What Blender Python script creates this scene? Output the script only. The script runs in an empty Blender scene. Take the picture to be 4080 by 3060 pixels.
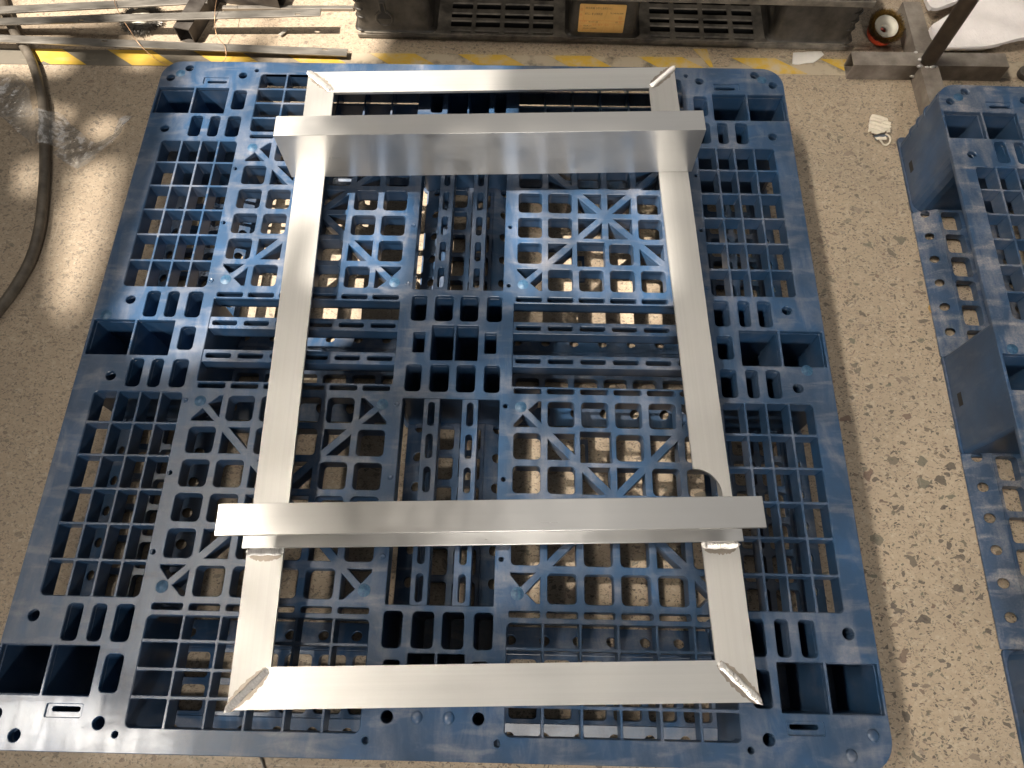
import bpy, bmesh, math, random
from mathutils import Vector, Matrix, Euler
random.seed(7)
S = bpy.context.scene
COL = S.collection
PI = math.pi

# ------------------------------------------------------------------ camera
cd = bpy.data.cameras.new('camera'); cam = bpy.data.objects.new('camera', cd); COL.objects.link(cam)
cd.sensor_width = 36.0; cd.lens = 24.633; cd.clip_start = 0.02; cd.clip_end = 60
Rw = ((0.99974878, 0.02199892, -0.00429334), (0.01868459, -0.92377366, -0.38248283), (-0.01238028, 0.38230652, -0.92395263))
M = Matrix.Identity(4)
for i in range(3):
    M[i][0] = Rw[0][i]; M[i][1] = -Rw[1][i]; M[i][2] = -Rw[2][i]
M[0][3], M[1][3], M[2][3] = 0.108002, -0.493215, 1.171414
cam.matrix_world = M
S.camera = cam
S.render.resolution_x, S.render.resolution_y = 1024, 768

# ------------------------------------------------------------------ world, lamps, exposure
W = bpy.data.worlds.new('World'); S.world = W; W.use_nodes = True
bg = W.node_tree.nodes['Background']; bg.inputs[0].default_value = (1.0, 0.93, 0.84, 1); bg.inputs[1].default_value = 0.04
SUN_D = Vector((0.56, 0.12, -1.0))                       # the way the sunbeam travels
SUN_P = Vector((-0.2, 0.35, 0.15)) - SUN_D * 9.0
def lamp(name, kind, loc, target, energy, color, **kw):
    l = bpy.data.lights.new(name, kind); o = bpy.data.objects.new(name, l); COL.objects.link(o)
    o.location = loc; o.rotation_euler = (Vector(target) - Vector(loc)).to_track_quat('-Z', 'Y').to_euler()
    l.energy = energy; l.color = color
    for k, v in kw.items(): setattr(l, k, v)
    return o
lamp('sunbeam', 'SPOT', SUN_P, (-0.2, 0.35, 0.15), 17000, (1.0, 0.91, 0.79), spot_size=math.radians(24), spot_blend=0.1, shadow_soft_size=0.03)
lamp('roof_light', 'AREA', (-2.15, 1.3, 4.6), (1.3, 1.1, 0.1), 88, (1.0, 0.905, 0.775), shape='RECTANGLE', size=7.0, size_y=0.6, spread=math.radians(45))
lamp('overhead_fill', 'AREA', (0.0, 3.2, 5.4), (0.0, 3.2, 0.0), 92, (1.0, 0.96, 0.91), shape='RECTANGLE', size=6.5, size_y=11.0)  # broad fill lamp added overhead to brighten the metal and replace ambient light
lamp('doorway_light', 'AREA', (0.3, -4.3, 3.0), (0.1, 0.1, 0.1), 140, (1.0, 0.94, 0.86), shape='RECTANGLE', size=0.9, size_y=0.5)
S.view_settings.view_transform = 'Standard'; S.view_settings.look = 'None'
S.view_settings.exposure = 0.0; S.view_settings.gamma = 1.0; S.view_settings.use_curve_mapping = False
S.render.engine = 'CYCLES'; S.cycles.use_denoising = True; S.cycles.max_bounces = 10; S.cycles.transparent_max_bounces = 12

# ------------------------------------------------------------------ material helpers
class NT:
    def __init__(self, name):
        self.m = bpy.data.materials.new(name); self.m.use_nodes = True
        self.t = self.m.node_tree; self.b = self.t.nodes['Principled BSDF']; self.out = self.t.nodes['Material Output']
        self._pos = None
    def n(self, typ, **kw):
        nd = self.t.nodes.new(typ)
        for k, v in kw.items():
            if k.startswith('i_'):
                key = k[2:]; key = int(key) if key.isdigit() else key
                self.set(nd.inputs[key], v)
            else: setattr(nd, k, v)
        return nd
    def set(self, inp, v):
        if hasattr(v, 'is_output') or isinstance(v, bpy.types.NodeSocket): self.t.links.new(v, inp)
        else: inp.default_value = v
    def pos(self):
        if self._pos is None: self._pos = self.n('ShaderNodeNewGeometry').outputs['Position']
        return self._pos
    def objc(self): return self.n('ShaderNodeTexCoord').outputs['Object']
    def mapping(self, vec, scale=(1,1,1), rot=(0,0,0), loc=(0,0,0)):
        nd = self.n('ShaderNodeMapping'); self.t.links.new(vec, nd.inputs[0]); nd.inputs[1].default_value = loc; nd.inputs[2].default_value = rot; nd.inputs[3].default_value = scale
        return nd.outputs[0]
    def noise(self, vec, scale, detail=4, rough=0.55, dist=0.0):
        nd = self.n('ShaderNodeTexNoise'); self.t.links.new(vec, nd.inputs['Vector']); nd.inputs['Scale'].default_value = scale
        nd.inputs['Detail'].default_value = detail; nd.inputs['Roughness'].default_value = rough; nd.inputs['Distortion'].default_value = dist
        return nd.outputs[0]
    def ramp(self, fac, stops):
        nd = self.n('ShaderNodeValToRGB'); self.t.links.new(fac, nd.inputs[0]); el = nd.color_ramp.elements
        while len(el) < len(stops): el.new(0.5)
        for e, (p, c) in zip(el, stops):
            e.position = p; e.color = c if len(c) == 4 else (*c, 1)
        return nd.outputs[0]
    def r01(self, fac, a, b, lo=0.0, hi=1.0):
        nd = self.n('ShaderNodeMapRange'); self.t.links.new(fac, nd.inputs[0])
        nd.inputs[1].default_value = a; nd.inputs[2].default_value = b; nd.inputs[3].default_value = lo; nd.inputs[4].default_value = hi
        return nd.outputs[0]
    def mix(self, fac, a, b, blend='MIX'):
        nd = self.n('ShaderNodeMix', data_type='RGBA', blend_type=blend)
        self.set(nd.inputs[0], fac); self.set(nd.inputs[6], a if hasattr(a, 'links') else (*a, 1)); self.set(nd.inputs[7], b if hasattr(b, 'links') else (*b, 1))
        return nd.outputs[2]
    def math(self, op, a, b=None):
        nd = self.n('ShaderNodeMath', operation=op); self.set(nd.inputs[0], a)
        if b is not None: self.set(nd.inputs[1], b)
        return nd.outputs[0]
    def bump(self, h, strength=0.3, dist=0.001):
        nd = self.n('ShaderNodeBump'); self.t.links.new(h, nd.inputs['Height']); nd.inputs['Strength'].default_value = strength; nd.inputs['Distance'].default_value = dist
        self.t.links.new(nd.outputs[0], self.b.inputs['Normal'])
    def P(self, **kw):
        for k, v in kw.items():
            key = {'base': 'Base Color', 'rough': 'Roughness', 'metal': 'Metallic', 'spec': 'Specular IOR Level', 'aniso': 'Anisotropic', 'alpha': 'Alpha', 'trans': 'Transmission Weight', 'coat': 'Coat Weight', 'sss': 'Subsurface Weight'}[k]
            if isinstance(v, tuple) and len(v) == 3: v = (*v, 1)
            self.set(self.b.inputs[key], v)
        return self.m
MAT = {}

def mat_floor():
    k = NT('terrazzo_concrete'); p = k.pos()
    warp = k.n('ShaderNodeTexNoise', i_Scale=55.0, i_Detail=3.0); k.t.links.new(p, warp.inputs['Vector'])
    wv = k.n('ShaderNodeVectorMath', operation='SUBTRACT'); k.t.links.new(warp.outputs[1], wv.inputs[0]); wv.inputs[1].default_value = (.5, .5, .5)
    ws = k.n('ShaderNodeVectorMath', operation='SCALE'); k.t.links.new(wv.outputs[0], ws.inputs[0]); ws.inputs['Scale'].default_value = 0.016
    wp = k.n('ShaderNodeVectorMath', operation='ADD'); k.t.links.new(p, wp.inputs[0]); k.t.links.new(ws.outputs[0], wp.inputs[1])
    flat = k.mapping(wp.outputs[0], (1, 1, 0.0))
    big = k.noise(p, 1.7, 5, 0.6); mid = k.noise(p, 14, 6, 0.65); fine = k.noise(p, 260, 3, 0.7)
    base = k.ramp(big, [(0.3, (.315, .248, .18)), (0.55, (.375, .302, .222)), (0.75, (.435, .357, .268))])
    base = k.mix(k.r01(mid, .35, .7, 0, .55), base, (.30, .235, .170))
    base = k.mix(k.r01(fine, .45, .75, 0, .40), base, (.54, .45, .335))
    stain = k.noise(p, 4.5, 5, .62, .5)
    base = k.mix(k.r01(stain, .46, .68, 0, .42), base, (.25, .21, .165))
    fine2 = k.noise(p, 620, 2, 0.6)
    base = k.mix(k.r01(fine2, .52, .72, 0, .5), base, (.25, .20, .155))
    def chips(scale, thr, edge, rotx, tone, b, amt=0.85, stretch=1.5):
        vec = k.mapping(flat, (scale, scale * stretch, 1), (0, 0, rotx), (rotx * 3.1, rotx * 1.7, 0))
        v = k.n('ShaderNodeTexVoronoi', feature='F1', voronoi_dimensions='2D'); k.t.links.new(vec, v.inputs['Vector']); v.inputs['Scale'].default_value = 1
        e = k.n('ShaderNodeTexVoronoi', feature='DISTANCE_TO_EDGE', voronoi_dimensions='2D'); k.t.links.new(vec, e.inputs['Vector']); e.inputs['Scale'].default_value = 1
        sep = k.n('ShaderNodeSeparateColor'); k.t.links.new(v.outputs['Color'], sep.inputs[0])
        sel = k.math('GREATER_THAN', sep.outputs[0], thr)
        mg = k.math('MULTIPLY_ADD', sep.outputs[1], edge); k.t.nodes[-1].inputs[2].default_value = edge * 0.4
        inside = k.n('ShaderNodeMapRange'); k.t.links.new(k.math('SUBTRACT', e.outputs['Distance'], mg), inside.inputs[0]); inside.inputs[1].default_value = 0; inside.inputs[2].default_value = 0.025
        f = k.math('MULTIPLY', k.math('MULTIPLY', sel, inside.outputs[0]), amt)
        col = k.ramp(sep.outputs[2], tone)
        return k.mix(f, b, col)
    tone = [(0.0, (.065, .058, .052)), (0.35, (.105, .090, .078)), (0.6, (.125, .125, .100)), (0.8, (.13, .085, .070)), (1.0, (.22, .19, .155))]
    light = [(0.0, (.50, .43, .33)), (1.0, (.62, .55, .44))]
    sx = k.n('ShaderNodeSeparateXYZ'); k.t.links.new(p, sx.inputs[0])
    dens = k.r01(k.math('SUBTRACT', k.math('ADD', sx.outputs[0], k.math('MULTIPLY', k.noise(p, 3.0, 3, .5), .8)), sx.outputs[1]), .3, 1.3, .62, 1.0)   # coarser pour towards the near right
    c = chips(150, 0.80, .10, .9, light, base, .22)
    c = chips(330, 0.80, .10, .4, tone, c, .55)
    c = chips(190, 0.85, .15, 1.3, tone, c, k.math('MULTIPLY', dens, .85))
    c = chips(92, 0.915, .18, 2.2, tone, c, k.math('MULTIPLY', dens, .82), 1.3)
    c = chips(46, 0.955, .16, 3.7, tone, c, k.r01(dens, .66, .88, .08, .8), 1.25)
    scv = k.mapping(p, (3, 190, 1), (0, 0, 0.5)); scr = k.noise(scv, 1.0, 3, .5)
    scv2 = k.mapping(p, (160, 3, 1), (0, 0, 0.2)); scr2 = k.noise(scv2, 1.0, 3, .5)
    sm = k.math('MULTIPLY', k.math('MAXIMUM', k.r01(scr, .70, .76), k.r01(scr2, .71, .77)), 0.35)
    c = k.mix(sm, c, (.62, .55, .45))
    k.P(base=c, rough=k.r01(mid, .3, .8, .42, .68), spec=0.35)
    k.bump(k.math('ADD', fine, k.math('MULTIPLY', mid, 2.0)), 0.25, 0.0006)
    return k.m

def mat_blue(name='blue_pallet_plastic', dust=1.0):
    k = NT(name); p = k.pos()
    n1 = k.noise(p, 7, 6, .62); n2 = k.noise(k.mapping(p, (30, 9, 9), (0, 0, .5)), 1.0, 5, .6, .6); n3 = k.noise(k.mapping(p, (12, 46, 20), (0, 0, -.25)), 1.0, 4, .55, .4)
    fine = k.noise(p, 330, 3, .7)
    blue = k.ramp(n1, [(0.3, (.016, .040, .082)), (0.55, (.019, .058, .128)), (0.8, (.021, .088, .215))])
    d = k.math('MULTIPLY', k.r01(n2, .44, .78), k.r01(n1, .30, .66)); d = k.math('ADD', k.math('MULTIPLY', d, .55), k.math('MULTIPLY', k.r01(n3, .52, .80), .38))
    nz = k.n('ShaderNodeSeparateXYZ'); k.t.links.new(k.t.nodes[[x.name for x in k.t.nodes if x.type == 'NEW_GEOMETRY'][0]].outputs['Normal'], nz.inputs[0])
    up = k.r01(nz.outputs[2], -.2, .9, .22, 1.0)
    d = k.math('MULTIPLY', k.math('ADD', k.math('MULTIPLY', d, 1.1), .035), up)
    d = k.math('MULTIPLY', d, k.r01(fine, .25, .75, .65, 1.2 * dust))
    c = k.mix(d, blue, (.30, .285, .285))
    k.P(base=c, rough=k.math('ADD', k.math('MULTIPLY', d, .38), .29), spec=.42)
    k.bump(k.math('ADD', k.math('MULTIPLY', fine, .35), n3), .12, .0012)
    return k.m

def mat_alu(name, lines=True, metal=.8, base=(.63, .62, .60), rough=.50, aniso=.4):
    k = NT(name); o = k.objc()
    ln = k.noise(k.mapping(o, (6, 900, 900)), 1.0, 3, .6); ln2 = k.noise(k.mapping(o, (1.5, 160, 160)), 1.0, 3, .6); blot = k.noise(k.pos(), 16, 4, .55)
    t = k.n('ShaderNodeTangent', direction_type='UV_MAP'); k.t.links.new(t.outputs[0], k.b.inputs['Tangent'])
    c = k.mix(k.r01(ln2, .35, .7, 0, .35 if lines else .12), base, tuple(b * .84 for b in base))
    c = k.mix(k.r01(blot, .5, .8, 0, .30), c, (.62, .60, .57))
    r = k.math('ADD', k.r01(ln, .3, .7, rough - (.05 if lines else .01), rough + (.08 if lines else .015)), k.r01(blot, .35, .75, -.03, .07))
    k.P(base=c, metal=metal, rough=r, aniso=aniso)
    k.b.inputs['Anisotropic Rotation'].default_value = 0.25
    if lines: k.bump(k.math('ADD', ln, ln2), .03, .0001)
    return k.m

def mat_simple(name, base, rough=.5, metal=0.0, var=.25, scale=30, bump=.1, dark=None, spec=.5, stretch=(1, 1, 1)):
    k = NT(name); p = k.objc() if stretch != (1, 1, 1) else k.pos(); n = k.noise(k.mapping(p, stretch), scale, 5, .6)
    dk = dark or tuple(b * (1 - var) for b in base)
    c = k.mix(k.r01(n, .35, .7), dk, base)
    k.P(base=c, rough=k.r01(n, .3, .75, rough - .08, rough + .1), metal=metal, spec=spec)
    if bump: k.bump(k.noise(p, scale * 6, 3, .6), bump, .0006)
    return k.m

MAT['floor'] = mat_floor(); MAT['blue'] = mat_blue(); MAT['bluedusty'] = mat_blue('dusty_blue_pallet_plastic', 2.3); MAT['alu'] = mat_alu('brushed_aluminium'); MAT['alu_bar'] = mat_alu('fine_brushed_aluminium', base=(.70, .692, .678), rough=.31, aniso=.88, metal=.95, lines=False)
MAT['alu_end'] = mat_alu('mill_finish_aluminium', base=(.68, .672, .655), rough=.40)
MAT['weld'] = mat_simple('weld_metal', (.80, .78, .76), .33, .7, .25, 120, .2)
MAT['haze'] = mat_simple('heat_tint', (.42, .37, .32), .5, .8, .25, 60, .1)
MAT['steel'] = mat_simple('cold_rolled_steel_strip', (.37, .345, .31), .42, .8, .3, 1.0, .1, stretch=(14, 60, 60))
MAT['tube'] = mat_simple('mill_scale_steel', (.125, .112, .10), .46, .55, .5, 26, .2, dark=(.055, .047, .042))
MAT['tubeworn'] = mat_simple('dusty_mill_scale_steel', (.34, .30, .26), .55, .25, .5, 22, .2, dark=(.16, .135, .115))
MAT['rust'] = mat_simple('rusty_pipe_steel', (.15, .115, .085), .5, .5, .45, 34, .25, dark=(.07, .05, .036))
MAT['black'] = mat_simple('scuffed_black_plastic', (.080, .070, .058), .45, 0, .6, 24, .25, dark=(.020, .018, .016))
MAT['blackdusty'] = mat_simple('dusty_black_plastic', (.27, .235, .19), .55, 0, .5, 28, .2, dark=(.085, .076, .064))
MAT['shade'] = mat_simple('painted_hollow_shade', (.012, .012, .013), .6, 0, .2, 20, 0)  # near-black colour standing for the shade inside slots and keyhole
MAT['label'] = mat_simple('orange_paper_label', (.72, .42, .13), .55, 0, .15, 40, .1)
MAT['ink'] = mat_simple('printed_ink', (.12, .08, .05), .6, 0, .1, 20, 0)
MAT['redink'] = mat_simple('red_printed_ink', (.66, .24, .07), .6, 0, .1, 20, 0)
MAT['hose'] = mat_simple('dirty_rubber_hose', (.135, .115, .092), .45, 0, .5, 40, .25)
MAT['foam'] = mat_simple('white_packing_foam', (.74, .70, .69), .7, 0, .08, 60, .6)
MAT['paper'] = mat_simple('white_paper', (.74, .71, .66), .75, 0, .1, 50, .3)
MAT['maskw'] = mat_simple('soiled_white_mask_cloth', (.72, .65, .53), .8, 0, .15, 120, .4)
MAT['maskb'] = mat_simple('grey_blue_mask_lining', (.16, .19, .24), .8, 0, .2, 120, .2)
MAT['red'] = mat_simple('red_paint', (.55, .06, .02), .4, 0, .2, 30, .1)
MAT['dish'] = mat_simple('pale_zinc_plate', (.48, .45, .38), .5, .3, .15, 30, .1)
MAT['brass'] = mat_simple('brass_coated_wire', (.80, .55, .16), .35, .9, .5, 300, 0, dark=(.40, .27, .10))
MAT['wire'] = mat_simple('dark_steel_wire', (.36, .27, .16), .4, .8, .5, 300, 0, dark=(.10, .08, .06))
MAT['wheelwire'] = mat_simple('grey_knotted_wire', (.32, .30, .27), .4, .7, .6, 160, 0, dark=(.05, .045, .04))
MAT['copper'] = mat_simple('thin_copper_wire', (.55, .34, .2), .4, .8, .2, 30, 0)
MAT['leaf'] = mat_simple('dry_leaf', (.55, .34, .12), .6, 0, .35, 120, .2)
MAT['gate'] = mat_simple('pale_moulding_scar', (.045, .115, .19), .5, 0, .5, 300, .3, dark=(.014, .052, .12))
MAT['grit'] = mat_simple('grey_swarf', (.45, .42, .37), .5, .4, .4, 80, .2)
def mat_tape(name, col, wearcol, wear, lo):
    k = NT(name); p = k.pos(); n = k.noise(p, 22, 6, .65); n2 = k.noise(k.mapping(p, (9, 60, 1)), 1.0, 4, .6)
    sx = k.n('ShaderNodeSeparateXYZ'); k.t.links.new(p, sx.inputs[0])
    w = k.math('MULTIPLY', k.r01(n, lo, lo + .2), k.r01(sx.outputs[0], -.75, -.1, .10, wear))
    w = k.math('MAXIMUM', w, k.math('MULTIPLY', k.r01(n2, .56, .72), .4))
    c = k.mix(w, col, wearcol); k.P(base=c, rough=.55, spec=.4); k.bump(n, .1, .0006); return k.m
MAT['tapey'] = mat_tape('worn_yellow_tape', (.52, .335, .045), (.45, .37, .26), 1.0, .46)
MAT['tapek'] = mat_tape('worn_black_tape', (.105, .095, .078), (.40, .335, .25), 1.0, .30)
def mat_film():
    k = NT('clear_plastic_film'); p = k.pos()
    tr = k.n('ShaderNodeBsdfTransparent'); tr.inputs[0].default_value = (.93, .92, .90, 1)
    gl = k.n('ShaderNodeBsdfGlossy'); gl.inputs['Roughness'].default_value = .14; gl.inputs[0].default_value = (1, 1, 1, 1)
    df = k.n('ShaderNodeBsdfDiffuse'); df.inputs[0].default_value = (.92, .88, .82, 1)
    fr = k.n('ShaderNodeFresnel'); fr.inputs[0].default_value = 1.5
    b = k.n('ShaderNodeBump'); b.inputs['Strength'].default_value = .5; b.inputs['Distance'].default_value = .004; k.t.links.new(k.noise(p, 60, 4, .6), b.inputs['Height'])
    k.t.links.new(b.outputs[0], gl.inputs['Normal']); k.t.links.new(b.outputs[0], fr.inputs['Normal'])
    m0 = k.n('ShaderNodeMixShader'); k.t.links.new(k.r01(k.noise(p, 25, 3, .6), .35, .75, .05, .22), m0.inputs[0]); k.t.links.new(tr.outputs[0], m0.inputs[1]); k.t.links.new(df.outputs[0], m0.inputs[2])
    m1 = k.n('ShaderNodeMixShader'); k.t.links.new(k.math('MULTIPLY', fr.outputs[0], .42), m1.inputs[0]); k.t.links.new(m0.outputs[0], m1.inputs[1]); k.t.links.new(gl.outputs[0], m1.inputs[2])
    k.t.links.new(m1.outputs[0], k.out.inputs[0]); return k.m
MAT['film'] = mat_film()

# ------------------------------------------------------------------ object helpers
def tag(o, label=None, cat=None, group=None, kind=None):
    if label: o['label'] = label
    if cat: o['category'] = cat
    if group: o['group'] = group
    if kind: o['kind'] = kind
    return o
def empty(name, loc=(0, 0, 0), rz=0.0):
    o = bpy.data.objects.new(name, None); COL.objects.link(o); o.location = loc; o.rotation_euler = (0, 0, rz); o.empty_display_size = .05; return o
def link(name, me, mat, parent=None, loc=(0, 0, 0), rot=(0, 0, 0)):
    o = bpy.data.objects.new(name, me); COL.objects.link(o)
    if mat is not None and len(me.materials) == 0: me.materials.append(MAT[mat])
    if parent: o.parent = parent
    o.location = loc; o.rotation_euler = rot; return o
def copy_tree(o, parent=None):
    c = o.copy(); COL.objects.link(c); c.parent = parent
    for ch in o.children: copy_tree(ch, c)
    return c
def rr(x0, y0, x1, y1, r=0.0, n=4):
    if x0 > x1: x0, x1 = x1, x0
    if y0 > y1: y0, y1 = y1, y0
    r = min(r, (x1 - x0) / 2 - .01, (y1 - y0) / 2 - .01)
    if r <= 0: return [(x0, y0), (x1, y0), (x1, y1), (x0, y1)]
    pts = []
    for cx, cy, a0 in ((x1 - r, y1 - r, 0), (x0 + r, y1 - r, 90), (x0 + r, y0 + r, 180), (x1 - r, y0 + r, 270)):
        for i in range(n + 1):
            a = math.radians(a0 + 90 * i / n); pts.append((cx + r * math.cos(a), cy + r * math.sin(a)))
    return pts
def circ(x, y, r, n=16): return [(x + r * math.cos(2 * PI * i / n), y + r * math.sin(2 * PI * i / n)) for i in range(n)]
def plate_mesh(name, outer, holes, z0, z1, bev=0.0006, uv=False):
    """outline with holes (mm) -> solid plate between z0 and z1 (m)"""
    cu = bpy.data.curves.new(name, 'CURVE'); cu.dimensions = '2D'; cu.fill_mode = 'BOTH'
    cu.extrude = max((z1 - z0) / 2 - bev, 1e-5); cu.bevel_depth = bev; cu.bevel_resolution = 0; cu.offset = -bev if bev else 0
    for loop in [outer] + list(holes):
        sp = cu.splines.new('POLY'); sp.points.add(len(loop) - 1); sp.use_cyclic_u = True
        for p, (x, y) in zip(sp.points, loop): p.co = (x / 1000, y / 1000, 0, 1)
    o = bpy.data.objects.new(name, cu); COL.objects.link(o)
    dg = bpy.context.evaluated_depsgraph_get(); dg.update()
    me = bpy.data.meshes.new_from_object(o.evaluated_get(dg)); me.name = name
    bpy.data.objects.remove(o); bpy.data.curves.remove(cu)
    zc = (z0 + z1) / 2
    for v in me.vertices: v.co.z += zc
    for p in me.polygons: p.use_smooth = False
    while me.materials: me.materials.pop()
    if uv: planar_uv(me)
    return me
def planar_uv(me):
    l = me.uv_layers.new(name='UVMap') if not me.uv_layers else me.uv_layers[0]
    for lo in me.loops:
        co = me.vertices[lo.vertex_index].co; l.data[lo.index].uv = (co.x + co.z * .05, co.y + co.z)
def bm_mesh(name, bm, smooth=False, uv=False):
    bmesh.ops.recalc_face_normals(bm, faces=bm.faces[:])
    me = bpy.data.meshes.new(name); bm.to_mesh(me); bm.free()
    for p in me.polygons: p.use_smooth = smooth
    if uv: planar_uv(me)
    return me
def prism(bm, poly, z0, z1, mtx=None):
    """polygon in m"""
    lo = [bm.verts.new((x, y, z0)) for x, y in poly]; hi = [bm.verts.new((x, y, z1)) for x, y in poly]
    bm.faces.new(lo[::-1]); bm.faces.new(hi)
    for i in range(len(poly)):
        j = (i + 1) % len(poly); bm.faces.new((lo[i], lo[j], hi[j], hi[i]))
    if mtx is not None: bmesh.ops.transform(bm, matrix=mtx, verts=lo + hi)
    return lo + hi
def box(bm, x0, y0, z0, x1, y1, z1, mtx=None): return prism(bm, [(x0, y0), (x1, y0), (x1, y1), (x0, y1)], z0, z1, mtx)
def bevel(bm, w=.0008, seg=2):
    bmesh.ops.bevel(bm, geom=[e for e in bm.edges if e.calc_face_angle(0) > .5], offset=w, segments=seg, profile=.5, affect='EDGES', clamp_overlap=True)
def tube_mesh(name, pts, r, n=10, smooth=True, cap=True, radf=None):
    pts = [Vector(p) for p in pts]; bm = bmesh.new(); rings = []
    up = Vector((0, 0, 1)); prev = None
    for i, p in enumerate(pts):
        t = (pts[min(i + 1, len(pts) - 1)] - pts[max(i - 1, 0)]).normalized()
        a = t.cross(up) if prev is None else prev - t * prev.dot(t)
        if a.length < 1e-6: a = t.cross(Vector((1, 0, 0)))
        a.normalize(); prev = a; b = t.cross(a); rad = r * (radf(i / (len(pts) - 1)) if radf else 1)
        rings.append([bm.verts.new(p + (a * math.cos(2 * PI * k / n) + b * math.sin(2 * PI * k / n)) * rad) for k in range(n)])
    for i in range(len(rings) - 1):
        for k in range(n): bm.faces.new((rings[i][k], rings[i][(k + 1) % n], rings[i + 1][(k + 1) % n], rings[i + 1][k]))
    if cap: bm.faces.new(rings[0][::-1]); bm.faces.new(rings[-1])
    return bm_mesh(name, bm, smooth)
def spline(pts, n=8):
    pts = [Vector(p) for p in pts]; out = []
    for i in range(len(pts) - 1):
        p0, p1, p2, p3 = pts[max(i - 1, 0)], pts[i], pts[i + 1], pts[min(i + 2, len(pts) - 1)]
        for k in range(n):
            t = k / n; out.append(.5 * ((2 * p1) + (p2 - p0) * t + (2 * p0 - 5 * p1 + 4 * p2 - p3) * t * t + (3 * p1 - p0 - 3 * p2 + p3) * t ** 3))
    out.append(pts[-1]); return out
def lathe(bm, prof, n=32, mtx=None, closed=False):
    rings = []
    for r, z in prof: rings.append([bm.verts.new((r * math.cos(2 * PI * k / n), r * math.sin(2 * PI * k / n), z)) for k in range(n)])
    m = len(rings)
    for i in range(m if closed else m - 1):
        a, b = rings[i], rings[(i + 1) % m]
        for k in range(n): bm.faces.new((a[k], a[(k + 1) % n], b[(k + 1) % n], b[k]))
    vs = [v for r in rings for v in r]
    if mtx is not None: bmesh.ops.transform(bm, matrix=mtx, verts=vs)
    return vs

def inside(x, y, poly):
    c = False; j = len(poly) - 1
    for i in range(len(poly)):
        xi, yi = poly[i]; xj, yj = poly[j]
        if (yi > y) != (yj > y) and x < (xj - xi) * (y - yi) / (yj - yi) + xi: c = not c
        j = i
    return c
from mathutils.geometry import delaunay_2d_cdt
# ------------------------------------------------------------------ setting
bm = bmesh.new(); box(bm, -6, -4, -.05, 6, 6, 0.0)
floor = link('floor', bm_mesh('floor', bm), 'floor'); tag(floor, kind='structure')

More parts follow.
